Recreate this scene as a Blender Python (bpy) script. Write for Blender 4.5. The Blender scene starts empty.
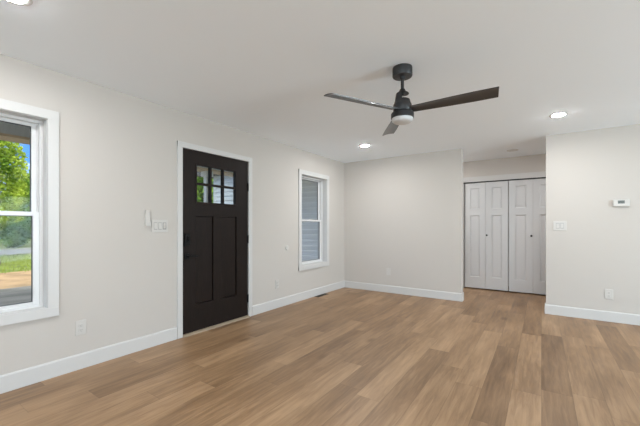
import bpy, bmesh, math, random
from mathutils import Vector, Matrix
C = bpy.context.scene.collection
SC = bpy.context.scene
PI = math.pi
R = math.radians

# ------------------------------------------------------------------ camera, light, exposure
cam = bpy.data.objects.new('camera', bpy.data.cameras.new('camera'))
C.objects.link(cam)
cam.location = (0, 0, 1.2022)
cam.rotation_euler = (R(90), 0, R(34.36))
cam.data.sensor_width = 36
cam.data.lens = 36 * 323.93 / 640
cam.data.shift_y = 13.06 / 640
cam.data.clip_start = .02
cam.data.clip_end = 400
SC.camera = cam
SC.view_settings.view_transform = 'Standard'
SC.view_settings.look = 'None'
SC.view_settings.gamma = 1
SC.view_settings.use_curve_mapping = False
SC.view_settings.exposure = 0.61
SC.cycles.max_bounces = 16
SC.cycles.diffuse_bounces = 10
SC.cycles.transparent_max_bounces = 16

LAMP = 385.0         # radiance of the recessed downlights
FILL = 1.08           # level of the added area lamps at the unseen openings
SUN = 3.2
SKY = 1.5

world = bpy.data.worlds.new('sky')
SC.world = world
world.use_nodes = True
wn, wl = world.node_tree.nodes, world.node_tree.links
wn.clear()
tc = wn.new('ShaderNodeTexCoord')
sx = wn.new('ShaderNodeSeparateXYZ')
wl.new(tc.outputs['Generated'], sx.inputs[0])
rp = wn.new('ShaderNodeValToRGB')
wl.new(sx.outputs['Z'], rp.inputs[0])
rp.color_ramp.elements[0].position = 0.0
rp.color_ramp.elements[0].color = (.62, .70, .80, 1)
rp.color_ramp.elements[1].position = .30
rp.color_ramp.elements[1].color = (.06, .19, .60, 1)
rp.color_ramp.elements.new(.15).color = (.09, .24, .64, 1)
rp.color_ramp.elements.new(.45).color = (.84, .86, .88, 1)
mp = wn.new('ShaderNodeMapping')
mp.inputs['Scale'].default_value = (5, 5, 17)
wl.new(tc.outputs['Generated'], mp.inputs[0])
nz = wn.new('ShaderNodeTexNoise')
nz.inputs['Scale'].default_value = 2.2
nz.inputs['Detail'].default_value = 6
wl.new(mp.outputs[0], nz.inputs['Vector'])
cr = wn.new('ShaderNodeValToRGB')
cr.color_ramp.elements[0].position = .53
cr.color_ramp.elements[1].position = .74
wl.new(nz.outputs[0], cr.inputs[0])
mx = wn.new('ShaderNodeMix'); mx.data_type = 'RGBA'
wl.new(cr.outputs[0], mx.inputs[0])
wl.new(rp.outputs[0], mx.inputs[6])
mx.inputs[7].default_value = (.75, .82, .92, 1)
bg = wn.new('ShaderNodeBackground')
bg.inputs[1].default_value = SKY
wl.new(mx.outputs[2], bg.inputs[0])
wo = wn.new('ShaderNodeOutputWorld')
wl.new(bg.outputs[0], wo.inputs[0])

sun = bpy.data.objects.new('sun', bpy.data.lights.new('sun', 'SUN'))
C.objects.link(sun)
sun.data.energy = SUN
sun.data.angle = R(.6)
sun.data.color = (1, .94, .84)
sun.location = (30, -10, 25)
sun.rotation_euler = Vector((-.83, .2, -.52)).to_track_quat('-Z', 'Y').to_euler()


def fill_lamp(name, loc, target, sx_, sy_, power, col=(1, .985, .96)):
    l = bpy.data.lights.new(name, 'AREA')
    l.shape = 'RECTANGLE'; l.size = sx_; l.size_y = sy_
    l.energy = power * sx_ * sy_; l.color = col
    o = bpy.data.objects.new(name, l); C.objects.link(o)
    o.location = loc
    o.rotation_euler = (Vector(target) - Vector(loc)).to_track_quat('-Z', 'Z').to_euler()
    return o


# room limits
XL, YB, YR, YC, H = -3.211, 5.541, 5.426, 6.743, 2.44
XR, YF = 5.2, -4.4
XBE, XRS = -1.052, .051           # right end of the back wall, left end of the right wall
# added area lamps outside the made-up openings, tilted up to brighten the room
for nm, loc, aim, w_, h_, p_ in (('patio', (-.6, YF - .22, 1.12), (0, 1), 2.9, 2.05, 7), ('dining', (3.2, YF - .22, 1.30), (0, 1), 1.7, 1.4, 34),
                                 ('kitchen', (XR + .22, -1.6, 1.30), (-1, 0), 2.3, 1.5, 4), ('side', (XR + .22, 2.4, 1.30), (-1, 0), 2.3, 1.5, 50)):
    fill_lamp('fill_lamp_' + nm, loc, (loc[0] + aim[0], loc[1] + aim[1], loc[2] + .5), w_, h_, FILL * p_, (.735, .895, 1))


# ------------------------------------------------------------------ materials
def mat(name, col, rough=.5, metal=0, spec=.5, noise=None, bump=None, emit=None, coat=0):
    m = bpy.data.materials.new(name); m.use_nodes = True
    n, l = m.node_tree.nodes, m.node_tree.links
    b = n['Principled BSDF']
    b.inputs['Base Color'].default_value = (*col, 1)
    b.inputs['Roughness'].default_value = rough
    b.inputs['Metallic'].default_value = metal
    b.inputs['Specular IOR Level'].default_value = spec
    b.inputs['Coat Weight'].default_value = coat
    b.inputs['Coat Roughness'].default_value = .3
    t = n.new('ShaderNodeTexCoord')
    if noise:
        sc, amt, stretch = noise
        mpn = n.new('ShaderNodeMapping'); mpn.inputs['Scale'].default_value = stretch
        l.new(t.outputs['Object'], mpn.inputs[0])
        x = n.new('ShaderNodeTexNoise'); x.inputs['Scale'].default_value = sc; x.inputs['Detail'].default_value = 5
        l.new(mpn.outputs[0], x.inputs['Vector'])
        r = n.new('ShaderNodeMapRange')
        r.inputs[1].default_value = .25; r.inputs[2].default_value = .75
        r.inputs[3].default_value = 1 - amt; r.inputs[4].default_value = 1 + amt
        l.new(x.outputs[0], r.inputs[0])
        v = n.new('ShaderNodeVectorMath'); v.operation = 'SCALE'
        v.inputs[0].default_value = col
        l.new(r.outputs[0], v.inputs['Scale'])
        l.new(v.outputs[0], b.inputs['Base Color'])
    if bump:
        sc, st, di = bump
        x2 = n.new('ShaderNodeTexNoise'); x2.inputs['Scale'].default_value = sc; x2.inputs['Detail'].default_value = 3
        l.new(t.outputs['Object'], x2.inputs['Vector'])
        bp = n.new('ShaderNodeBump'); bp.inputs['Strength'].default_value = st; bp.inputs['Distance'].default_value = di
        l.new(x2.outputs[0], bp.inputs['Height'])
        l.new(bp.outputs[0], b.inputs['Normal'])
    if emit:
        b.inputs['Emission Color'].default_value = (*emit[0], 1)
        b.inputs['Emission Strength'].default_value = emit[1]
    return m


M = {}
M['wall'] = mat('wall_paint', (.532, .495, .456), .75, spec=.2, bump=(160, .06, .002))
M['ceil'] = mat('ceiling_paint', (.895, .945, .99), .9, spec=.1, bump=(120, .05, .002))
M['trim'] = mat('white_trim_paint', (.575, .562, .545), .38, bump=(40, .02, .001))
M['closet'] = mat('closet_door_paint', (.60, .60, .60), .45, bump=(60, .03, .001))
M['vinyl'] = mat('white_vinyl', (.655, .645, .635), .3, bump=(30, .01, .001))
M['plate'] = mat('white_plastic', (.555, .532, .50), .35, bump=(30, .01, .001))
M['gap_shade'] = mat('painted_gap_shade', (.30, .29, .28), .6)  # grey paints in the shade of the gap round each rocker
M['slot'] = mat('slot_grey', (.12, .12, .12), .6)
M['black'] = mat('matte_black_metal', (.022, .022, .023), .42, noise=(20, .1, (1, 1, 1)))
M['blade'] = mat('black_blade', (.032, .032, .033), .33, noise=(12, .12, (1, 9, 1)), spec=.65, coat=.22)
M['hardware'] = mat('black_door_hardware', (.006, .006, .006), .45, spec=.2, noise=(20, .1, (1, 1, 1)))
M['dark'] = mat('dark_gap', (.02, .02, .02), .8)
M['lens'] = mat('fan_lens', (.60, .60, .60), .4, bump=(30, .01, .001))
M['lamp'] = mat('lit_lens', (.9, .9, .9), .5, emit=((.97, .985, 1), LAMP))
M['lcd'] = mat('lcd_grey', (.13, .14, .13), .25)
M['lcdseg'] = mat('lcd_segment', (.03, .035, .03), .4)
M['spacer'] = mat('glazing_spacer', (.05, .052, .055), .6)
M['knob'] = mat('knob_black', (.015, .015, .015), .4)
M['threshold'] = mat('threshold_bronze', (.30, .235, .165), .4, noise=(9, .12, (1, 8, 1)))
M['register'] = mat('register_brown', (.045, .033, .024), .45, metal=.3)
M['concrete'] = mat('porch_concrete', (.60, .59, .57), .85, noise=(6, .15, (1, 1, 1)))
M['siding'] = mat('vinyl_siding', (.87, .88, .885), .5, noise=(9, .05, (1, 12, 12)))
M['porch_white'] = mat('porch_white_paint', (.8, .8, .78), .5, noise=(4, .03, (1, 1, 1)))
M['soffit'] = mat('porch_soffit', (.66, .67, .65), .7, noise=(5, .06, (1, 14, 1)))
M['beamwood'] = mat('beam_wood', (.72, .55, .36), .7, noise=(6, .18, (8, 1, 8)))
M['roofing'] = mat('roof_shingle', (.11, .105, .10), .9, noise=(14, .3, (1, 1, 1)))
M['asphalt'] = mat('road_asphalt', (.21, .21, .21), .9, noise=(3, .12, (1, 1, 1)))
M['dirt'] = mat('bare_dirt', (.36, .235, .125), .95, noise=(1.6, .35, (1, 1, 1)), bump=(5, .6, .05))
M['dark_ground'] = mat('dark_grey_ground', (.13, .125, .115), .95, noise=(2.2, .5, (1, .35, 1)), bump=(14, .5, .02))  # grey ground nearest the house, darker than the dirt yard
M['lawn'] = mat('lawn_soil', (.17, .215, .04), .95, noise=(1.3, .45, (1, 1, 1)))
M['grassblade'] = mat('grass_blade', (.21, .27, .04), .8, noise=(.7, .4, (1, 1, 1)))
M['bark'] = mat('tree_bark', (.12, .09, .065), .9, noise=(7, .4, (1, 1, .2)), bump=(12, .6, .02))


def leafmat(name, c1, c2):
    m = bpy.data.materials.new(name); m.use_nodes = True
    n, l = m.node_tree.nodes, m.node_tree.links
    n.clear()
    t = n.new('ShaderNodeTexCoord'); x = n.new('ShaderNodeTexNoise')
    x.inputs['Scale'].default_value = 1.1; x.inputs['Detail'].default_value = 6
    l.new(t.outputs['Object'], x.inputs['Vector'])
    r = n.new('ShaderNodeValToRGB'); l.new(x.outputs[0], r.inputs[0])
    r.color_ramp.elements[0].position = .36; r.color_ramp.elements[0].color = (*c1, 1)
    r.color_ramp.elements[1].position = .64; r.color_ramp.elements[1].color = (*c2, 1)
    d = n.new('ShaderNodeBsdfDiffuse'); tr = n.new('ShaderNodeBsdfTranslucent')
    l.new(r.outputs[0], d.inputs[0]); l.new(r.outputs[0], tr.inputs[0])
    a = n.new('ShaderNodeMixShader'); a.inputs[0].default_value = .35
    l.new(d.outputs[0], a.inputs[1]); l.new(tr.outputs[0], a.inputs[2])
    o = n.new('ShaderNodeOutputMaterial'); l.new(a.outputs[0], o.inputs[0])
    return m


M['leaf_bright'] = leafmat('leaf_bright', (.12, .24, .025), (.58, .70, .11))
M['leaf_mid'] = leafmat('leaf_mid', (.10, .21, .03), (.25, .40, .06))
M['leaf_dark'] = leafmat('leaf_dark', (.03, .09, .014), (.13, .26, .03))


def glassmat(name, tint, refl):
    m = bpy.data.materials.new(name); m.use_nodes = True
    n, l = m.node_tree.nodes, m.node_tree.links
    n.clear()
    t = n.new('ShaderNodeBsdfTransparent'); t.inputs[0].default_value = (*tint, 1)
    g = n.new('ShaderNodeBsdfGlossy'); g.inputs['Roughness'].default_value = .02
    f = n.new('ShaderNodeFresnel'); f.inputs[0].default_value = 1.45
    k = n.new('ShaderNodeMath'); k.operation = 'MULTIPLY'; k.inputs[1].default_value = refl
    l.new(f.outputs[0], k.inputs[0])
    a = n.new('ShaderNodeMixShader')
    l.new(k.outputs[0], a.inputs[0]); l.new(t.outputs[0], a.inputs[1]); l.new(g.outputs[0], a.inputs[2])
    o = n.new('ShaderNodeOutputMaterial'); l.new(a.outputs[0], o.inputs[0])
    return m


M['glass'] = glassmat('window_glass', (.95, .97, .96), .12)
M['door_glass'] = glassmat('door_glass', (.88, .92, .91), .6)


def floor_material():
    m = bpy.data.materials.new('oak_plank_floor'); m.use_nodes = True
    n, l = m.node_tree.nodes, m.node_tree.links
    b = n['Principled BSDF']
    W, L = .182, 1.50

    def math_(op, a, b_=None, c=None):
        k = n.new('ShaderNodeMath'); k.operation = op
        for i, v in enumerate((a, b_, c)):
            if v is None: continue
            if isinstance(v, (int, float)): k.inputs[i].default_value = v
            else: l.new(v, k.inputs[i])
        return k.outputs[0]
    t = n.new('ShaderNodeTexCoord'); s = n.new('ShaderNodeSeparateXYZ')
    l.new(t.outputs['Object'], s.inputs[0])
    u = math_('DIVIDE', s.outputs[0], W)
    row = math_('FLOOR', u)
    wn1 = n.new('ShaderNodeTexWhiteNoise'); wn1.noise_dimensions = '1D'; l.new(row, wn1.inputs['W'])
    v = math_('ADD', math_('DIVIDE', s.outputs[1], L), math_('MULTIPLY', wn1.outputs['Value'], 7.0))
    col = math_('FLOOR', v)
    cb = n.new('ShaderNodeCombineXYZ'); l.new(row, cb.inputs[0]); l.new(col, cb.inputs[1])
    wn2 = n.new('ShaderNodeTexWhiteNoise'); wn2.noise_dimensions = '2D'; l.new(cb.outputs[0], wn2.inputs['Vector'])
    # grain coordinates: shifted per plank, stretched along the plank
    sh = n.new('ShaderNodeVectorMath'); sh.operation = 'MULTIPLY_ADD'
    l.new(wn2.outputs['Color'], sh.inputs[0]); sh.inputs[1].default_value = (13, 17, 5)
    l.new(t.outputs['Object'], sh.inputs[2])
    mpg = n.new('ShaderNodeMapping'); mpg.inputs['Scale'].default_value = (16, 1.3, 1)
    l.new(sh.outputs[0], mpg.inputs[0])
    g1 = n.new('ShaderNodeTexNoise'); g1.inputs['Scale'].default_value = 2.2; g1.inputs['Detail'].default_value = 7
    g1.inputs['Roughness'].default_value = .62; g1.inputs['Distortion'].default_value = .6
    l.new(mpg.outputs[0], g1.inputs['Vector'])
    mpb = n.new('ShaderNodeMapping'); mpb.inputs['Scale'].default_value = (4.5, 1.1, 1)
    l.new(sh.outputs[0], mpb.inputs[0])
    g2 = n.new('ShaderNodeTexNoise'); g2.inputs['Scale'].default_value = 1.0; g2.inputs['Detail'].default_value = 3
    l.new(mpb.outputs[0], g2.inputs['Vector'])
    # small knots
    mpk = n.new('ShaderNodeMapping'); mpk.inputs['Scale'].default_value = (2.6, 1.2, 1)
    l.new(sh.outputs[0], mpk.inputs[0])
    vk = n.new('ShaderNodeTexVoronoi'); vk.inputs['Scale'].default_value = 1.0
    l.new(mpk.outputs[0], vk.inputs['Vector'])
    kn = n.new('ShaderNodeMapRange'); l.new(vk.outputs['Distance'], kn.inputs[0])
    kn.inputs[1].default_value = .02; kn.inputs[2].default_value = .13; kn.inputs[3].default_value = .20; kn.inputs[4].default_value = 0
    val = math_('ADD', math_('MULTIPLY', wn2.outputs['Value'], .235),
                math_('ADD', math_('MULTIPLY', g1.outputs[0], .66), math_('MULTIPLY', g2.outputs[0], .60)))
    val = math_('SUBTRACT', val, kn.outputs[0])
    r = n.new('ShaderNodeValToRGB'); l.new(val, r.inputs[0])
    e = r.color_ramp.elements
    e[0].position = .42; e[0].color = (.122, .066, .031, 1)
    e[1].position = 1.0; e[1].color = (.42, .268, .150, 1)
    e.new(.74).color = (.268, .161, .084, 1)
    fu = math_('FRACT', u); fv = math_('FRACT', v)
    du = math_('MULTIPLY', math_('MINIMUM', fu, math_('SUBTRACT', 1.0, fu)), W)
    dv = math_('MULTIPLY', math_('MINIMUM', fv, math_('SUBTRACT', 1.0, fv)), L)
    d = math_('MINIMUM', du, dv)
    sm = n.new('ShaderNodeMapRange'); l.new(d, sm.inputs[0])
    sm.inputs[1].default_value = .0006; sm.inputs[2].default_value = .0026; sm.inputs[3].default_value = .74; sm.inputs[4].default_value = 1
    vs = n.new('ShaderNodeVectorMath'); vs.operation = 'SCALE'
    l.new(r.outputs[0], vs.inputs[0]); l.new(sm.outputs[0], vs.inputs['Scale'])
    l.new(vs.outputs[0], b.inputs['Base Color'])
    rr = n.new('ShaderNodeMapRange'); l.new(g1.outputs[0], rr.inputs[0])
    rr.inputs[3].default_value = .36; rr.inputs[4].default_value = .52
    l.new(rr.outputs[0], b.inputs['Roughness'])
    bp = n.new('ShaderNodeBump'); bp.inputs['Strength'].default_value = .10; bp.inputs['Distance'].default_value = .002
    l.new(math_('ADD', math_('MULTIPLY', g1.outputs[0], .3), sm.outputs[0]), bp.inputs['Height'])
    l.new(bp.outputs[0], b.inputs['Normal'])
    b.inputs['Specular IOR Level'].default_value = .42
    return m


M['floor'] = floor_material()


def door_material():
    m = mat('espresso_door', (.0115, .0070, .0054), .5, noise=(5, .45, (30, 30, 1.4)), spec=.2)
    return m


M['door'] = door_material()


# ------------------------------------------------------------------ mesh helpers
class MB:
    def __init__(self): self.bm = bmesh.new()

    def box(self, x0, x1, y0, y1, z0, z1, bev=0):
        b = bmesh.new()
        bmesh.ops.create_cube(b, size=1)
        for v in b.verts:
            v.co = Vector(((x0 + x1) / 2 + v.co.x * (x1 - x0), (y0 + y1) / 2 + v.co.y * (y1 - y0), (z0 + z1) / 2 + v.co.z * (z1 - z0)))
        if bev:
            bmesh.ops.bevel(b, geom=list(b.edges), offset=bev, segments=2, affect='EDGES', profile=.5)
        self.merge(b); return self

    def merge(self, b, mtx=None):
        if mtx: bmesh.ops.transform(b, matrix=mtx, verts=b.verts)
        me = bpy.data.meshes.new('t'); b.to_mesh(me); b.free()
        self.bm.from_mesh(me); bpy.data.meshes.remove(me)

    def prism(self, poly, a, axis):
        """poly of 2D points extruded over the span a=(lo,hi) along axis ('x': poly is (y,z); 'y': (x,z); 'z': (x,y))."""
        b = bmesh.new()
        P = {'x': lambda p, t: (t, p[0], p[1]), 'y': lambda p, t: (p[0], t, p[1]), 'z': lambda p, t: (p[0], p[1], t)}[axis]
        lo = [b.verts.new(P(p, a[0])) for p in poly]; hi = [b.verts.new(P(p, a[1])) for p in poly]
        k = len(poly)
        b.faces.new(lo); b.faces.new(hi[::-1])
        for i in range(k): b.faces.new((lo[i], hi[i], hi[(i + 1) % k], lo[(i + 1) % k]))
        bmesh.ops.recalc_face_normals(b, faces=b.faces)
        self.merge(b); return self

    def lathe(self, prof, seg=40, mtx=None, a0=0, a1=2 * PI):
        """profile [(r,z)] turned round z."""
        b = bmesh.new(); full = abs(a1 - a0 - 2 * PI) < 1e-6
        ns = seg if full else seg + 1
        rings = []
        for r, z in prof:
            if r < 1e-6: rings.append([b.verts.new((0, 0, z))])
            else: rings.append([b.verts.new((r * math.cos(a0 + (a1 - a0) * i / seg), r * math.sin(a0 + (a1 - a0) * i / seg), z)) for i in range(ns)])
        for p, q in zip(rings, rings[1:]):
            for i in range(seg):
                j = (i + 1) % ns
                if len(p) == 1 and len(q) == 1: continue
                if len(p) == 1: b.faces.new((p[0], q[j], q[i]))
                elif len(q) == 1: b.faces.new((p[i], p[j], q[0]))
                else: b.faces.new((p[i], p[j], q[j], q[i]))
        bmesh.ops.recalc_face_normals(b, faces=b.faces)
        self.merge(b, mtx); return self

    def build(self, name, m, parent=None, loc=None, smooth=False):
        me = bpy.data.meshes.new(name); self.bm.to_mesh(me); self.bm.free()
        me.materials.append(M[m])
        if smooth:
            me.shade_smooth()
            me.set_sharp_from_angle(angle=R(35))
        o = bpy.data.objects.new(name, me); C.objects.link(o)
        if parent: o.parent = parent
        if loc: o.location = loc
        return o


def tag(o, label, cat, group=None, kind=None):
    o['label'] = label; o['category'] = cat
    if group: o['group'] = group
    if kind: o['kind'] = kind
    return o


def empty(name, loc, rz=0):
    o = bpy.data.objects.new(name, None); C.objects.link(o)
    o.empty_display_size = .1
    o.location = loc; o.rotation_euler = (0, 0, rz)
    return o


def copy_tree(o, parent=None):
    c = o.copy(); C.objects.link(c)
    if parent: c.parent = parent
    for ch in list(o.children): copy_tree(ch, c)
    return c


ONLEFT = R(90)     # a thing built facing -y, turned to face +x


def wall_mesh(u0, u1, t, z0, z1, openings):
    """boxes of a wall in its own frame (u, depth 0..t, z) round rectangular openings (u0,u1,z0,z1)."""
    k = MB(); cur = u0
    for a, b, c, d in sorted(openings):
        if a > cur: k.box(cur, a, 0, t, z0, z1)
        if c > z0: k.box(a, b, 0, t, z0, c)
        if d < z1: k.box(a, b, 0, t, d, z1)
        cur = b
    if cur < u1: k.box(cur, u1, 0, t, z0, z1)
    return k


# ------------------------------------------------------------------ the room
tag(MB().box(XL - .16, XR + .16, YF - .16, YC + .9, -.2, 0).build('floor', 'floor'),
    'light brown oak plank floor running through the empty room', 'floor', kind='structure')
tag(MB().box(XL - .16, XR + .16, YF - .16, YC + .9, H, H + .05).build('ceiling', 'ceil'),
    'smooth white ceiling with recessed lights and a fan', 'ceiling', kind='structure')

WA = (.075, .965); WB = (4.081, 4.972)      # outer casing edges of the two windows along the left wall
WZ = (.485, 2.115); CW = .066
openA = (WA[0] + CW, WA[1] - CW, WZ[0] + CW, WZ[1] - CW)
openB = (WB[0] + CW, WB[1] - CW, WZ[0] + CW, WZ[1] - CW)
openD = (2.049, 3.012, 0, 2.055)
o = wall_mesh(YF, YC + .9, .18, 0, H, [openA, openB, openD]).build('wall_left', 'wall')
o.location = (XL, 0, 0); o.rotation_euler = (0, 0, ONLEFT)
tag(o, 'long off-white wall with the front door and two windows', 'wall', kind='structure')
tag(MB().box(XL, XBE, YB, YB + .118, 0, H).build('wall_back', 'wall'),
    'plain off-white end wall left of the closet hallway', 'wall', kind='structure')
tag(MB().box(XRS, XR, YR, YR + .118, 0, H).build('wall_right', 'wall'),
    'off-white wall carrying the thermostat, right of the closet hallway', 'wall', kind='structure')
o = wall_mesh(XL, XR, .11, 0, H, [(-1.248, .258, 0, 2.045)]).build('wall_closet', 'wall')
o.location = (0, YC + .02, 0)
tag(o, 'off-white hallway wall above and around the closet doors', 'wall', kind='structure')
tag(MB().box(-1.6, .6, YC + .75, YC + .85, 0, H).box(-1.6, -1.5, YC + .13, YC + .75, 0, H).box(.5, .6, YC + .13, YC + .75, 0, H)
    .build('wall_closet_inside', 'wall'), 'closet interior walls behind the white folding doors', 'wall', kind='structure')
o = wall_mesh(XL, XR, .16, 0, H, [(-2.05, .85, .03, 2.15), (2.35, 4.05, .6, 2.0)]).build('wall_front', 'wall')
o.location = (0, YF, 0); o.scale = (1, -1, 1)
tag(o, 'off-white wall behind the viewer with added glazed openings for light', 'wall', kind='structure')
o = wall_mesh(YF, YC + .9, .16, 0, H, [(-2.75, -.45, .55, 2.05), (1.25, 3.55, .55, 2.05)]).build('wall_side', 'wall')
o.location = (XR, 0, 0); o.rotation_euler = (0, 0, ONLEFT); o.scale = (1, -1, 1)
tag(o, 'off-white far side wall beyond the right of the view', 'wall', kind='structure')

# baseboards: profile with an eased top
BBH, BBT = .128, .014


def bb_profile(s=1):
    return [(0, 0), (s * -BBT, 0), (s * -BBT, BBH - .012), (s * -(BBT - .004), BBH - .003), (s * -.004, BBH), (0, BBH)]


k = MB()
for a, b in ((YF, openD[0] - .062), (openD[1] + .062, YB)):
    k.prism([(XL - q, z) for q, z in bb_profile()], (a, b), 'y')
tag(k.build('baseboard_left', 'trim'), 'white baseboard along the window and door wall', 'baseboard', kind='structure')
k = MB()
k.prism([(YB + q, z) for q, z in bb_profile()], (XL + BBT, XBE + BBT), 'x')
k.prism([(XBE - q, z) for q, z in bb_profile()], (YB - .001, YB + .118), 'y')
tag(k.build('baseboard_back', 'trim'), 'white baseboard along the end wall left of the closet', 'baseboard', kind='structure')
k = MB()
k.prism([(YR + q, z) for q, z in bb_profile()], (XRS - BBT, XR), 'x')
k.prism([(XRS + q, z) for q, z in bb_profile()], (YR - .001, YR + .118), 'y')
tag(k.build('baseboard_right', 'trim'), 'white baseboard under the thermostat wall', 'baseboard', kind='structure')

# entry door casing, closet casing
k = MB(); c = .058
k.box(openD[0] - c, openD[0] + .002, -.016, .02, 0, openD[3] + c - .002, .002)
k.box(openD[1] - .002, openD[1] + c, -.016, .02, 0, openD[3] + c - .002, .002)
k.box(openD[0] - c, openD[1] + c, -.017, .02, openD[3] - .002, openD[3] + c, .002)
o = k.build('trim_1', 'trim', loc=(XL, 0, 0)); o.rotation_euler = (0, 0, ONLEFT)
tag(o, 'white casing around the dark entry door', 'trim', kind='structure')
k = MB()
k.box(-1.248 - .09, -1.246, -.016, .0, 0, 2.14, .002)
k.box(.256, .348, -.016, .0, 0, 2.14, .002)
k.box(-1.338, .348, -.017, .0, 2.043, 2.14, .002)
tag(k.build('trim_2', 'trim', loc=(0, YC + .02, 0)), 'white casing across the top of the folding closet doors', 'trim', kind='structure')

# closet track and dark interior edge
tag(MB().box(-1.248, .258, YC + .03, YC + .06, 2.028, 2.045).build('trim_3', 'dark'),
    'dark track line above the folding closet doors', 'trim', kind='structure')


# ------------------------------------------------------------------ windows
def window(name, span, label):
    w = span[1] - span[0] - 2 * CW; h = WZ[1] - WZ[0] - 2 * CW
    root = empty(name, (XL, (span[0] + span[1]) / 2, WZ[0] + CW), ONLEFT)
    tag(root, label, 'window', kind='structure')
    a = w / 2
    k = MB()
    k.box(-a - CW, -a + .006, -.018, 0, -CW, h + CW, .002)
    k.box(a - .006, a + CW, -.018, 0, -CW, h + CW, .002)
    k.box(-a - CW, a + CW, -.019, 0, h - .006, h + CW, .002)
    k.box(-a - CW, a + CW, -.019, 0, -CW, .006, .002)
    k.build('casing', 'trim', root)
    k = MB()      # painted extension jambs
    k.box(-a, -a + .010, 0, .085, 0, h); k.box(a - .010, a, 0, .085, 0, h)
    k.box(-a + .010, a - .010, 0, .085, h - .010, h); k.box(-a + .010, a - .010, 0, .085, 0, .010)
    k.build('jamb', 'trim', root)
    k = MB(); f = .030
    k.box(-a, -a + f, .085, .18, 0, h); k.box(a - f, a, .085, .18, 0, h)
    k.box(-a + f, a - f, .085, .18, h - f, h); k.box(-a + f, a - f, .085, .18, 0, f)
    k.box(-a + f, -a + f + .008, .128, .134, f, h - f); k.box(a - f - .008, a - f, .128, .134, f, h - f)
    k.build('window_frame', 'vinyl', root)
    mid = h / 2 - .001
    st = .040
    for nm, d0, z0, z1, rb, rt in (('lower_sash', .100, f - .004, mid + .016, .026, .032), ('upper_sash', .136, mid - .016, h - f + .004, .030, .028)):
        k = MB(); d1 = d0 + .030; x = a - f + .002
        k.box(-x, -x + st, d0, d1, z0, z1, .002); k.box(x - st, x, d0, d1, z0, z1, .002)
        k.box(-x + st, x - st, d0, d1, z0, z0 + rb, .002); k.box(-x + st, x - st, d0, d1, z1 - rt, z1, .002)
        s = k.build(nm, 'vinyl', root)
        MB().box(-x + st, x - st, d0 + .013, d0 + .018, z0 + rb, z1 - rt).build('pane', 'glass', s)
        k = MB(); e = .005
        k.box(-x + st, -x + st + e, d0 + .009, d0 + .022, z0 + rb, z1 - rt); k.box(x - st - e, x - st, d0 + .009, d0 + .022, z0 + rb, z1 - rt)
        k.box(-x + st, x - st, d0 + .009, d0 + .022, z0 + rb, z0 + rb + e); k.box(-x + st, x - st, d0 + .009, d0 + .022, z1 - rt - e, z1 - rt)
        k.build('spacer', 'spacer', s)
    k = MB()
    k.box(-.03, .03, .086, .112, mid + .016, mid + .024, .002).box(-.012, .030, .088, .100, mid + .024, mid + .032, .002)
    k.build('sash_lock', 'vinyl', root)
    return root


window('window_1', WA, 'white double-hung window nearest the viewer, looking out on sunny trees')
window('window_2', WB, 'white double-hung window right of the entry door, looking onto grey siding')

# ------------------------------------------------------------------ entry door
door = empty('door_1', (XL, openD[0], .0), ONLEFT)
tag(door, 'dark espresso craftsman entry door with six small glass panes', 'door', kind='structure')
DW = openD[1] - openD[0]
k = MB()
z0, z1 = .022, 2.052
e0, e1 = .004, DW - .004
D0, D1 = .006, .050
lx0, lx1, lz0, lz1 = .184, .750, 1.472, 1.895       # glazed opening
px0, px1, pz0, pz1 = .168, .768, .318, 1.318        # tall panels
cs0, cs1 = .412, .524                               # centre stile
k.box(e0, px0, D0, D1, z0, z1)
k.box(px1, e1, D0, D1, z0, z1)
k.box(px0, px1, D0, D1, z0, pz0)
k.box(px0, px1, D0, D1, pz1, lz0)
k.box(px0, px1, D0, D1, lz1, z1)
k.box(px0, lx0, D0, D1, lz0, lz1); k.box(lx1, px1, D0, D1, lz0, lz1)
k.box(cs0, cs1, D0, D1, pz0, pz1)
slab = k.build('door_slab', 'door', door)
for a, b in ((px0, cs0), (cs1, px1)):
    k = MB()
    k.box(a - .001, b + .001, .036, .046, pz0 - .001, pz1 + .001)
    k.box(a + .009, b - .009, .017, .037, pz0 + .009, pz1 - .009, .004)
    k.build('door_panel', 'door', slab)
k = MB()        # raised glazing frame and grille
g = .016
k.box(lx0 - g, lx0 + .004, -.001, .03, lz0 - g, lz1 + g, .002); k.box(lx1 - .004, lx1 + g, -.001, .03, lz0 - g, lz1 + g, .002)
k.box(lx0, lx1, -.001, .03, lz0 - g, lz0 + .004, .002); k.box(lx0, lx1, -.001, .03, lz1 - .004, lz1 + g, .002)
for c in (.377, .558): k.box(c - .0105, c + .0105, .001, .045, lz0, lz1, .002)
k.box(lx0, lx1, .002, .044, 1.670, 1.696, .002)
k.build('grille', 'door', door)
cols = ((lx0, .3665), (.3875, .5475), (.5685, lx1)); rows = ((lz0, 1.670), (1.696, lz1))
for a, b in cols:
    for c, d in rows:
        MB().box(a, b, .024, .030, c, d).build('pane', 'door_glass', door)
for z in (1.717, 1.030, .246):
    k = MB()
    k.box(DW - .020, DW - .001, -.001, .004, z - .05, z + .05)
    k.lathe([(0, -.052), (.0065, -.052), (.0065, .052), (0, .052)], 12, Matrix.Translation((DW - .008, -.004, z)))
    k.build('hinge', 'hardware', door)
k = MB().box(.030, .092, -.020, D0, .985, 1.122, .006)
dl = k.build('deadbolt_housing', 'hardware', door)
MB().box(.054, .068, -.046, -.018, 1.035, 1.085, .004).build('thumb_turn', 'hardware', dl)
k = MB().box(.032, .090, -.010, D0, .838, .898, .003)
pl = k.build('latch_plate', 'hardware', door)
k = MB()
k.lathe([(0, 0), (.012, 0), (.012, .045), (0, .045)], 20, Matrix.Translation((.061, -.008, .868)) @ Matrix.Rotation(R(90), 4, 'X'))
k.box(.049, .168, -.058, -.040, .858, .878, .004)
k.build('lever_handle', 'hardware', pl)
k = MB()
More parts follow.
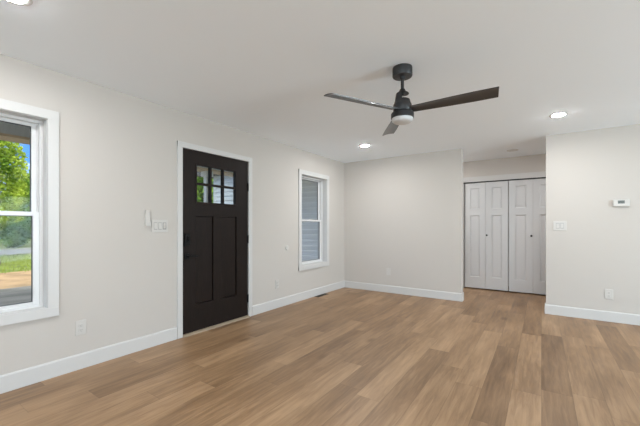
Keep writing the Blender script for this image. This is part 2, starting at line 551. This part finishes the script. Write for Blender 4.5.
k.prism([(-.035, .0), (-.028, .010), (.0, .020), (.18, .020), (.18, 0)], (.0, DW), 'x')
k.build('threshold', 'threshold', door)
MB().box(.004, DW - .004, .010, .045, .0195, .0225).build('door_sweep', 'dark', door)
k = MB()
k.box(0, .0045, .012, .17, .02, 2.054); k.box(DW - .0045, DW, .012, .17, .02, 2.054); k.box(0, DW, .012, .17, 2.0515, 2.055)
k.build('door_jamb', 'hardware', door)

# ------------------------------------------------------------------ closet bifold doors
LW = .372


def bifold(name, x0, knob_leaf, label):
    root = empty(name, (x0, YC + .045, 0))
    tag(root, label, 'closet door', 'white folding closet doors', kind='structure')
    for i in range(2):
        a, b = i * LW + .0015, (i + 1) * LW - .0015
        if i == 0: a += .003
        else: b -= .003
        zb, zt = .022, 2.026; t = .032
        w = b - a; s = (w - .168) / 2
        p0, p1 = a + s, b - s
        k = MB()
        k.box(a, p0, 0, t, zb, zt, .0015); k.box(p1, b, 0, t, zb, zt, .0015)
        for c, d in ((zb, .235), (1.405, 1.525), (1.925, zt)): k.box(p0 - .002, p1 + .002, .0003, t, c, d)
        leaf = k.build('door_leaf', 'closet', root)
        for c, d in ((.235, 1.405), (1.525, 1.925)):
            k = MB()
            k.box(p0, p1, .013, .024, c, d)
            for s0, s1 in ((p0, 1), (p1, -1)):
                k.prism([(s0, .001), (s0 + s1 * .016, .0128), (s0, .014)], (c, d), 'z')
            k.prism([(.001, c), (.0128, c + .016), (.014, c)], (p0, p1), 'x')
            k.prism([(.001, d), (.0128, d - .016), (.014, d)], (p0, p1), 'x')
            k.box(p0 + .030, p1 - .030, .0095, .014, c + .030, d - .030, .002)
            k.build('door_panel', 'closet', leaf)
        if i == knob_leaf:
            kx = a + .020 if i == 1 else b - .022
            k = MB().lathe([(0, 0), (.008, 0), (.007, .012), (.0155, .018), (.017, .026), (.012, .031), (0, .032)], 24,
                           Matrix.Translation((kx, 0, 1.030)) @ Matrix.Rotation(R(90), 4, 'X'))
            k.build('knob', 'knob', leaf, smooth=True)
    return root


bifold('door_2', -1.240, 1, 'left pair of white folding closet doors with a small black knob')
bifold('door_3', -.494, 0, 'right pair of white folding closet doors, partly behind the thermostat wall')


# ------------------------------------------------------------------ wall plates
def plate(name, loc, rz, w, h, label, cat, group=None, prefix='cover_plate'):
    root = empty(name, loc, rz)
    tag(root, label, cat, group)
    MB().box(-w / 2, w / 2, -.0065, 0, -h / 2, h / 2, .0025).build('cover_plate', 'plate', root)
    return root


def outlet(loc, rz, label):
    root = plate('wall_outlet', loc, rz, .079, .124, label, 'outlet', 'duplex outlets near the floor')
    for s in (-1, 1):
        zc = s * .0195
        f = MB().box(-.0165, .0165, -.0085, -.006, zc - .0145, zc + .0145, .002).build('receptacle', 'plate', root)
        k = MB()
        k.box(-.0075, -.0055, -.0090, -.0084, zc - .003, zc + .006); k.box(.0055, .0075, -.0090, -.0084, zc - .002, zc + .005)
        k.box(-.002, .002, -.0090, -.0084, zc - .010, zc - .006)
        k.build('slots', 'slot', f)
    MB().lathe([(0, 0), (.003, 0), (.003, .001), (0, .0015)], 12, Matrix.Translation((0, -.0065, 0)) @ Matrix.Rotation(R(90), 4, 'X')).build('screw', 'plate', root)
    return root


outlet((XL, 1.117, .346), ONLEFT, 'white wall outlet below and right of the sunny window')
outlet((XL, 3.576, .350), ONLEFT, 'white wall outlet between the entry door and the narrow window')
outlet((-2.286, YB, .375), 0, 'white wall outlet low on the end wall')
outlet((.702, YR, .343), 0, 'white wall outlet low under the thermostat')


def switch(name, loc, rz, w, n, label, dimmer=None):
    root = plate(name, loc, rz, w, .126, label, 'light switch')
    for i in range(n):
        x = (i - (n - 1) / 2) * .0465
        MB().box(x - .0185, x + .0185, -.0075, -.006, -.036, .036).build('switch_frame', 'gap_shade', root)
        if dimmer == i:
            MB().box(x - .012, x + .012, -.0105, -.007, -.026, .030, .002).build('dimmer_paddle', 'plate', root)
            MB().box(x - .003, x + .003, -.0155, -.010, -.010, .006, .001).build('slider', 'plate', root)
        else:
            k = MB().prism([(-.0075, -.031), (-.0125, -.031), (-.009, 0), (-.0085, .031), (-.0075, .031)], (x - .0155, x + .0155), 'x')
            k.build('rocker', 'plate', root)
    return root


switch('light_switch', (XL, 1.803, 1.203), ONLEFT, .172, 3, 'wide white three-gang switch plate left of the entry door', 2)
switch('light_switch', (.205, YR, 1.206), 0, .148, 2, 'white two-gang switch plate left of the thermostat, near the wall corner')

# fan remote in its holder
root = empty('fan_remote', (XL, 1.674, 1.282), ONLEFT)
tag(root, 'slim white remote in a wall holder above the switch plate', 'remote control')
k = MB().box(-.026, .026, -.006, 0, -.075, .030, .002)
k.box(-.026, -.0225, -.024, -.005, -.075, .010, .001); k.box(.0225, .026, -.024, -.005, -.075, .010, .001)
k.box(-.026, .026, -.024, -.005, -.078, -.073, .001); k.box(-.026, .026, -.026, -.0225, -.078, -.045, .001)
k.build('holder', 'plate', root)
rm = MB().box(-.0215, .0215, -.0215, -.0065, -.072, .078, .004).build('remote_body', 'plate', root)
for z in (.058, .040, .020, .000):
    MB().box(-.010, .010, -.0232, -.021, z - .005, z + .005, .001).build('button', 'plate', rm)

# door stop bumper on the wall
root = empty('door_bumper', (XL, 3.803, .868), ONLEFT)
tag(root, 'small round white door bumper on the wall right of the entry door', 'door stop')
MB().lathe([(0, 0), (.038, 0), (.038, .004), (.034, .009), (.024, .011)], 32, Matrix.Rotation(R(90), 4, 'X')).build('base', 'plate', root, smooth=True)
MB().lathe([(.026, .0085), (.026, .012), (.018, .0135), (.010, .0105), (0, .0095)], 32, Matrix.Rotation(R(90), 4, 'X')).build('cushion', 'plate', root, smooth=True)

# thermostat
root = empty('thermostat', (.813, YR, 1.488), 0)
tag(root, 'white wall thermostat with a small grey screen', 'thermostat')
MB().box(-.080, .080, -.006, 0, -.044, .046, .003).build('wall_base', 'plate', root)
b = MB().box(-.074, .074, -.030, -.005, -.040, .043, .005).build('case', 'plate', root)
s = MB().box(-.032, .032, -.0312, -.029, -.008, .030, .001).build('screen', 'lcd', b)
k = MB()
for x, segs in ((-.014, 'abged'), (.008, 'abcdefg')):
    for ch in segs:
        q = {'a': (-.005, .005, .022, .0245), 'd': (-.005, .005, .002, .0045), 'g': (-.005, .005, .012, .0145), 'b': (.0045, .007, .014, .024),
             'c': (.0045, .007, .003, .013), 'e': (-.007, -.0045, .003, .013), 'f': (-.007, -.0045, .014, .024)}[ch]
        k.box(x + q[0], x + q[1], -.0316, -.0311, q[2] - .003, q[3] - .003)
k.build('digits', 'lcdseg', s)
for x in (.048, .060):
    MB().box(x - .004, x + .004, -.0325, -.029, .004, .030, .001).build('button', 'plate', b)

# ------------------------------------------------------------------ floor register
root = empty('floor_register', (XL + .063, 4.655, 0))
tag(root, 'dark brown floor vent against the baseboard below the narrow window', 'floor vent')
k = MB()
k.box(-.045, -.030, -.155, .155, 0, .005, .001); k.box(.030, .045, -.155, .155, 0, .005, .001)
k.box(-.030, .030, -.155, -.140, 0, .005, .001); k.box(-.030, .030, .140, .155, 0, .005, .001)
k.build('frame', 'register', root)
k = MB()
for i in range(14):
    y = -.130 + i * .020
    k.box(-.030, .030, y - .003, y + .003, .0005, .0042)
k.box(-.003, .003, -.140, .140, .0005, .0040)
k.build('louvers', 'register', root)
MB().box(-.030, .030, -.140, .140, .0001, .0006).build('duct_opening', 'dark', root)


# ------------------------------------------------------------------ recessed lights
def downlight(x, y, label, lit=True):
    root = empty('ceiling_light', (x, y, H))
    tag(root, label, 'ceiling light', 'lit recessed ceiling lights' if lit else None)
    MB().lathe([(.058, -.0005), (.084, -.0005), (.084, -.0035), (.062, -.0065), (.058, -.005), (.058, -.0005)], 40).build('trim_ring', 'trim', root, smooth=True)
    MB().lathe([(0, -.0125), (.024, -.0120), (.042, -.0100), (.053, -.0070), (.059, -.0040)], 40).build('lens', 'lamp' if lit else 'lens', root, smooth=True)
    return root


lit = [(-2.25, 4.505, 'lit round recessed light nearest the far corner of the room'),
       (.155, 4.470, 'lit round recessed light in front of the thermostat wall'),
       (-2.34, .50, 'lit round recessed light at the upper left edge, above the sunny window'),
       (.155, .50, 'lit round recessed light above the viewer'),
       (-2.3, -2.6, 'lit round recessed light behind the viewer on the window side'),
       (.155, -2.6, 'lit round recessed light behind the viewer in the middle'),
       (2.9, 4.47, 'lit round recessed light out of view on the right, at the far end'),
       (2.9, .50, 'lit round recessed light out of view on the right, mid room'),
       (2.9, -2.6, 'lit round recessed light out of view on the right, behind the viewer')]
proto = None
for x, y, lab in lit:
    if proto is None:
        proto = o = downlight(x, y, lab)
    else:
        o = copy_tree(proto); o.location = (x, y, H); o['label'] = lab
for x, lab in ((.95, 'added unseen recessed light in the hallway, right of the closet'), (-1.95, 'added unseen recessed light in the hallway, left of the closet')):  # hidden lamps added to brighten the closet doors and hallway
    o = copy_tree(proto); o.location = (x, 6.05, H); o['label'] = lab
downlight(-.391, 6.144, 'unlit pale round fixture on the hallway ceiling before the closet', False)

# ------------------------------------------------------------------ ceiling fan
FX, FY = -.899, 2.458
fan = empty('ceiling_fan', (FX, FY, H))
tag(fan, 'black three-blade ceiling fan with a round white light', 'ceiling fan')
cn = MB().lathe([(0, 0), (.075, 0), (.076, -.004), (.076, -.064), (.072, -.070), (.030, -.072), (.016, -.072), (0, -.072)], 48).build('canopy', 'black', fan, smooth=True)
MB().lathe([(.015, -.066), (.023, -.070), (.020, -.086), (.0125, -.092)], 32).build('collar', 'black', cn, smooth=True)
MB().lathe([(0, -.07), (.0125, -.07), (.0125, -.215), (0, -.215)], 24).build('downrod', 'black', fan, smooth=True)
# open yoke between rod and motor: a cap and two curved cheeks
yk = MB().lathe([(.0125, -.165), (.020, -.168), (.028, -.186), (.047, -.199), (.050, -.205), (0, -.207)], 40).build('yoke_cap', 'black', fan, smooth=True)
for a, half in ((R(218), R(68)),):
    k = MB()
    b = bmesh.new()
    seg = 10; ring = []
    for i in range(seg + 1):
        t = a - half + 2 * half * i / seg
        ring.append([b.verts.new((r * math.cos(t), r * math.sin(t), z)) for r, z in ((.050, -.205), (.058, -.262), (.049, -.262), (.042, -.205))])
    for p, q in zip(ring, ring[1:]):
        for j in range(4): b.faces.new((p[j], p[(j + 1) % 4], q[(j + 1) % 4], q[j]))
    b.faces.new(ring[0]); b.faces.new(ring[-1][::-1])
    bmesh.ops.recalc_face_normals(b, faces=b.faces)
    k.merge(b)
    k.build('cheek', 'black', yk, smooth=True)
mo = MB().lathe([(0, -.246), (.048, -.247), (.056, -.252), (.060, -.264), (.062, -.276), (.068, -.284), (.071, -.292), (.071, -.334), (.068, -.342), (.060, -.346), (0, -.346)], 48).build('motor_housing', 'black', fan, smooth=True)
lk = MB().lathe([(0, -.344), (.066, -.346), (.084, -.354), (.088, -.362), (.088, -.392), (.085, -.396), (0, -.396)], 48).build('light_ring', 'black', fan, smooth=True)
MB().lathe([(.080, -.394), (.080, -.406), (.077, -.417), (.064, -.428), (.036, -.433), (0, -.434)], 48).build('light_lens', 'lens', lk, smooth=True)


def blade_mesh():
    b = bmesh.new()
    R0, R1 = .070, .668
    n_ = 16; rows = []
    for i in range(n_ + 1):
        t = i / n_
        r = R0 + (R1 - R0) * t
        w = .080 + (.120 - .080) * min(1, t / .75) ** .85
        w *= 1 - .04 * max(0, (t - .5) / .5)
        rows.append((r, w))
    top, bot = [], []
    for i, (r, w) in enumerate(rows):
        for lst, dz in ((top, .003), (bot, -.003)):
            ln = []
            for j in range(7):
                s = j / 6 - .5
                x = r - (.012 * (s + .5) if i == n_ else 0)
                ln.append(b.verts.new((x, s * w, dz + .006 * (1 - (2 * s) ** 2))))
            lst.append(ln)
    for i in range(n_):
        for j in range(6):
            b.faces.new((top[i][j], top[i + 1][j], top[i + 1][j + 1], top[i][j + 1]))
            b.faces.new((bot[i][j], bot[i][j + 1], bot[i + 1][j + 1], bot[i + 1][j]))
        b.faces.new((top[i][0], bot[i][0], bot[i + 1][0], top[i + 1][0]))
        b.faces.new((top[i][6], top[i + 1][6], bot[i + 1][6], bot[i][6]))
    for i in (0, n_):
        for j in range(6): b.faces.new((top[i][j], top[i][j + 1], bot[i][j + 1], bot[i][j]))
    bmesh.ops.recalc_face_normals(b, faces=b.faces)
    return b


PITCH = R(-13)
for i, ang in enumerate((2, 122, 242)):
    k = MB(); k.merge(blade_mesh(), Matrix.Rotation(PITCH, 4, 'X'))
    bl = k.build('blade', 'blade', fan, loc=(0, 0, -.334), smooth=True)
    bl.rotation_euler = (0, 0, R(ang))
    k = MB()
    k.box(.045, .130, -.026, .026, .0035, .0085, .002)
    for x, y in ((.100, -.014), (.100, .014), (.120, 0)):
        k.lathe([(0, .0115), (.004, .011), (.004, .008)], 10, Matrix.Translation((x, y, 0)))
    b2 = k.build('blade_bracket', 'black', bl); b2.rotation_euler = (PITCH, 0, 0)

# ------------------------------------------------------------------ unseen windows behind the viewer, made up to let light in
def added_window(name, loc, rz, w, h, n, label):
    root = empty(name, loc, rz)
    tag(root, label, 'window', kind='structure')
    k = MB(); f = .05
    k.box(-w / 2, -w / 2 + f, .03, .12, 0, h); k.box(w / 2 - f, w / 2, .03, .12, 0, h)
    k.box(-w / 2, w / 2, .03, .12, 0, f); k.box(-w / 2, w / 2, .03, .12, h - f, h)
    for i in range(1, n):
        x = -w / 2 + w * i / n
        k.box(x - .03, x + .03, .04, .11, f, h - f)
    fr = k.build('window_frame', 'vinyl', root)
    k = MB()
    c = .066
    k.box(-w / 2 - c, -w / 2, -.018, 0, -.0, h + c); k.box(w / 2, w / 2 + c, -.018, 0, -.0, h + c); k.box(-w / 2, w / 2, -.018, 0, h, h + c)
    k.build('casing', 'trim', root)
    MB().box(-w / 2 + f, w / 2 - f, .07, .076, f, h - f).build('pane', 'glass', fr)


added_window('window_3', (-.6, YF, .03), PI, 2.9, 2.12, 2, 'added sliding glass patio door, unseen behind the viewer, to let light in')
added_window('window_4', (3.2, YF, .6), PI, 1.7, 1.4, 2, 'added white window, unseen behind the viewer, right of the patio door')
added_window('window_5', (XR, -1.6, .55), -R(90), 2.3, 1.5, 2, 'added unseen white window on the side wall, nearer the viewer')
added_window('window_6', (XR, 2.4, .55), -R(90), 2.3, 1.5, 2, 'added unseen white window on the side wall, farther along')

# ------------------------------------------------------------------ outside: porch, wing, ground, road
GZ = -.45
tag(MB().box(-5.35, XL - .18, -6, 5.70, GZ - .05, -.12).build('porch_slab', 'concrete'), 'grey concrete front porch floor outside the door', 'porch', kind='structure')
root = empty('porch_beam', (-5.15, 0, 2.22))
tag(root, 'grey porch beam with a tan wooden underside seen through the sunny window', 'beam', kind='structure')
MB().box(-.13, .13, -6, 5.68, .03, .30).build('beam_board', 'soffit', root)
MB().box(-.14, .14, -6, 5.68, 0, .03).build('beam_bottom', 'beamwood', root)
tag(MB().box(-5.28, XL - .18, -6, 5.70, 2.47, 2.50).build('porch_ceiling', 'soffit'), 'grey porch ceiling outside the front windows', 'ceiling', kind='structure')


def post(x, y, label):
    root = empty('porch_post', (x, y, -.12))
    tag(root, label, 'post', 'white porch posts')
    MB().box(-.045, .045, -.045, .045, .12, 2.24, .004).build('shaft', 'porch_white', root)
    MB().box(-.085, .085, -.085, .085, 0, .12, .006).build('base', 'porch_white', root)
    MB().box(-.08, .08, -.08, .08, 2.24, 2.34, .006).build('capital', 'porch_white', root)


post(-5.15, 3.80, 'white porch post seen through the glass of the entry door')
post(-5.15, .2, 'white porch post out in front of the near window')
post(-5.15, -3.4, 'white porch post farther along, left of the near window')

# wing of the house with lap siding, closing the end of the porch
k = MB()
ex = .116; y0 = 5.72; n_ = 26
poly = [(y0 + .05, GZ)]
for i in range(n_):
    z = GZ + i * ex
    poly += [(y0 + .018, z), (y0 + .018, z + .015), (y0 - .030, z + .016), (y0 - .026, z + ex * .55), (y0 - .012, z + ex * .68), (y0 - .010, z + ex)]
poly.append((y0 + .05, GZ + n_ * ex))
k.prism(poly, (-7.40, XL - .17), 'x')
sd = k.build('house_wing', 'siding')
tag(sd, 'pale lap-sided house wing at the end of the porch, outside the narrow window', 'house', kind='structure')
k = MB().box(-7.40, XL - .19, y0 + .05, 11, GZ, GZ + n_ * ex)
k.build('wing_body', 'siding', sd)
MB().box(-7.44, -7.34, y0 - .025, y0 + .1, GZ, GZ + n_ * ex).build('corner_board', 'porch_white', sd)
MB().box(-7.8, -5.45, y0 - .3, 11.3, GZ + n_ * ex, GZ + n_ * ex + .15).build('wing_roof', 'roofing', sd)
# unseen main roof, its ridge set to block the sun and shade the yard
k = MB().prism([(-5.45, 2.52), (0, 6.45), (7.2, 2.52)], (-6.2, 12), 'y')
tag(k.build('house_roof', 'roofing'), 'unseen dark shingle roof over the house, shaped to shade the yard', 'roof', kind='structure')

tag(MB().box(-15.7, XL - .18, -40, 60, GZ - .2, GZ).build('yard_dirt', 'dirt'), 'bare tan dirt yard in front of the porch', 'ground', kind='structure')
tag(MB().box(-11.6, XL - .30, -40, 60, GZ - .2, GZ + .012).build('near_ground', 'dark_ground'), 'dark grey ground between the porch and the dirt yard', 'ground', kind='structure')
tag(MB().box(-90, -15.7, -70, 90, GZ - .2, GZ - .01).build('lawn_ground', 'lawn'), 'green lawn between the dirt yard and the road', 'ground', kind='structure')
tag(MB().box(-31, -24.9, -70, 90, GZ - .009, GZ + .03).build('road', 'asphalt'), 'grey road running past the yard in front of the trees', 'road', kind='structure')
rng = random.Random(7)
b = bmesh.new()
for i in range(9000):
    x = -15.4 - 9.4 * rng.random(); y = -3 + 24 * rng.random()
    h = .05 + .10 * rng.random(); a = rng.random() * PI; w = .018
    dx, dy = w * math.cos(a), w * math.sin(a); lx, ly = (rng.random() - .5) * .08, (rng.random() - .5) * .08
    v = [b.verts.new(p) for p in ((x - dx, y - dy, GZ - .012), (x + dx, y + dy, GZ - .012), (x + lx, y + ly, GZ + h))]
    b.faces.new(v)
k = MB(); k.merge(b)
tag(k.build('grass', 'grassblade'), 'tufts of green grass on the lawn beyond the dirt yard', 'grass', kind='stuff')


# ------------------------------------------------------------------ trees
def leaf_cloud(blobs, n, size, rng):
    """many small leaf quads through the outer part of the blobs (x,y,z,rx,ry,rz), from the tree's foot."""
    verts, faces = [], []
    vol = [a[3] * a[4] * a[5] for a in blobs]; tot = sum(vol)
    for bl, vv in zip(blobs, vol):
        for i in range(int(n * vv / tot)):
            while True:
                d = Vector((rng.uniform(-1, 1), rng.uniform(-1, 1), rng.uniform(-1, 1)))
                if .05 < d.length < 1: break
            rr = rng.random() ** .33
            d = d.normalized() * (.35 + .65 * rr) * (1 + .13 * math.sin(5 * d.x + 3 * d.z) + .1 * rng.random())
            c = Vector((bl[0] + d.x * bl[3], bl[1] + d.y * bl[4], bl[2] + d.z * bl[5]))
            u = Vector((rng.gauss(0, 1), rng.gauss(0, 1), rng.gauss(0, .6))).normalized()
            v = u.cross(Vector((rng.gauss(0, 1), rng.gauss(0, 1), rng.gauss(0, 1)))).normalized()
            s = size * rng.uniform(.6, 1.4)
            i0 = len(verts)
            verts += [c - u * s, c + v * s * .55, c + u * s, c - v * s * .55]
            faces.append((i0, i0 + 1, i0 + 2, i0 + 3))
    me = bpy.data.meshes.new('foliage'); me.from_pydata([tuple(v) for v in verts], [], faces)
    return me


def tree(name, x, y, h, r, mt, label, cat, seed, n=5000, size=.17, trunk=True, clear=.25, group='trees beyond the lawn'):
    rg = random.Random(seed)
    root = empty(name, (x, y, GZ - .01))
    tag(root, label, cat, group)
    blobs = [(0, 0, h * (clear + (1 - clear) * .5), r, r, h * (1 - clear) * .5)]
    for i in range(9):
        a = rg.random() * 2 * PI; z = h * rg.uniform(clear + .08, .92); q = r * rg.uniform(.35, .8) * (1.25 - .75 * z / h)
        s = r * rg.uniform(.32, .55) * (1.2 - .5 * z / h)
        blobs.append((q * math.cos(a), q * math.sin(a), z, s, s, s * .8))
    me = leaf_cloud(blobs, n, size, rg); me.materials.append(M[mt])
    f = bpy.data.objects.new('foliage', me); C.objects.link(f); f.parent = root
    k = MB()
    if trunk:
        tr = h * .022 + .03
        k.lathe([(0, -.05), (tr * 1.5, -.05), (tr * 1.05, .3), (tr * .8, h * .4), (tr * .3, h * .8), (0, h * .85)], 12)
        for i in range(5):
            a = rg.random() * 2 * PI
            mtx = Matrix.Translation((0, 0, h * rg.uniform(.3, .55))) @ Matrix.Rotation(a, 4, 'Z') @ Matrix.Rotation(R(rg.uniform(35, 60)), 4, 'Y')
            k.lathe([(0, 0), (tr * .45, 0), (tr * .2, r * .6), (0, r * .9)], 8, mtx)
        k.build('trunk', 'bark', root, smooth=True)
    else:
        for i in range(5):
            a = i * 2 * PI / 5
            k.lathe([(0, -.04), (.03, -.04), (.012, h * .6), (0, h * .7)], 6, Matrix.Rotation(a, 4, 'Z') @ Matrix.Rotation(R(14), 4, 'Y'))
        k.build('stems', 'bark', root)
    return root


tree('leafy_tree', -19.6, 3.62, 6.0, .95, 'leaf_bright', 'sunlit yellow-green tree outside the near window, its trunk on the lawn', 'tree', 3, 15000, .07, clear=.26)
tree('leafy_tree', -37.5, 9.9, 6.3, 2.0, 'leaf_mid', 'tree beyond the road at the right side of the near window', 'tree', 5, 11000, .13, clear=.12)
tree('leafy_tree', -39.0, 4.2, 7.2, 1.9, 'leaf_bright', 'tall bright tree beyond the road, behind the sunlit lawn tree', 'tree', 8, 11000, .14, clear=.12)
spots = [(-38, -1.2, 10.0, 2.1, 'leaf_mid', 'tall mid-green tree beyond the road, left of the near window view'),
         (-38, 15.5, 8.2, 2.1, 'leaf_mid', 'mid-green tree beyond the road, right of the near window view'),
         (-39, -7.4, 11.0, 2.4, 'leaf_dark', 'dark tree beyond the road, far left of the house'),
         (-37, 21.4, 9.0, 2.2, 'leaf_bright', 'bright tree beyond the road, in line with the entry door'),
         (-37, 28.2, 10.0, 2.6, 'leaf_dark', 'dark tree beyond the road, past the wing'),
         (-35, 36.0, 9.0, 2.8, 'leaf_mid', 'mid-green tree far along the road past the wing'),
         (-17.5, 14.2, 6.5, 1.9, 'leaf_mid', 'round green tree on the lawn beyond the porch post')]
for i, s in enumerate(spots): tree('leafy_tree', *s, 'tree', 20 + i, 6000, .22, clear=.12)
for i, (x, y, h, r, mt, lab) in enumerate([(-32.7, 4.1, 2.3, 1.05, 'leaf_dark', 'dark low shrub beyond the road, at the left of the near window view'),
                                       (-32.8, 7.1, 2.6, 1.05, 'leaf_dark', 'dark low shrub beyond the road, in the middle of the near window view'),
                                       (-32.7, 10.1, 2.2, 1.05, 'leaf_mid', 'green low shrub beyond the road, at the right of the near window view'),
                                       (-32.8, 1.1, 2.4, 1.05, 'leaf_dark', 'dark low shrub beyond the road, left of the near window view'),
                                       (-32.8, 13.1, 2.4, 1.05, 'leaf_dark', 'dark low shrub beyond the road, right of the near window view')]):
    tree('shrub', x, y, h, r, mt, lab, 'shrub', 50 + i, 3500, .13, False, .02, 'shrubs along the far side of the road')
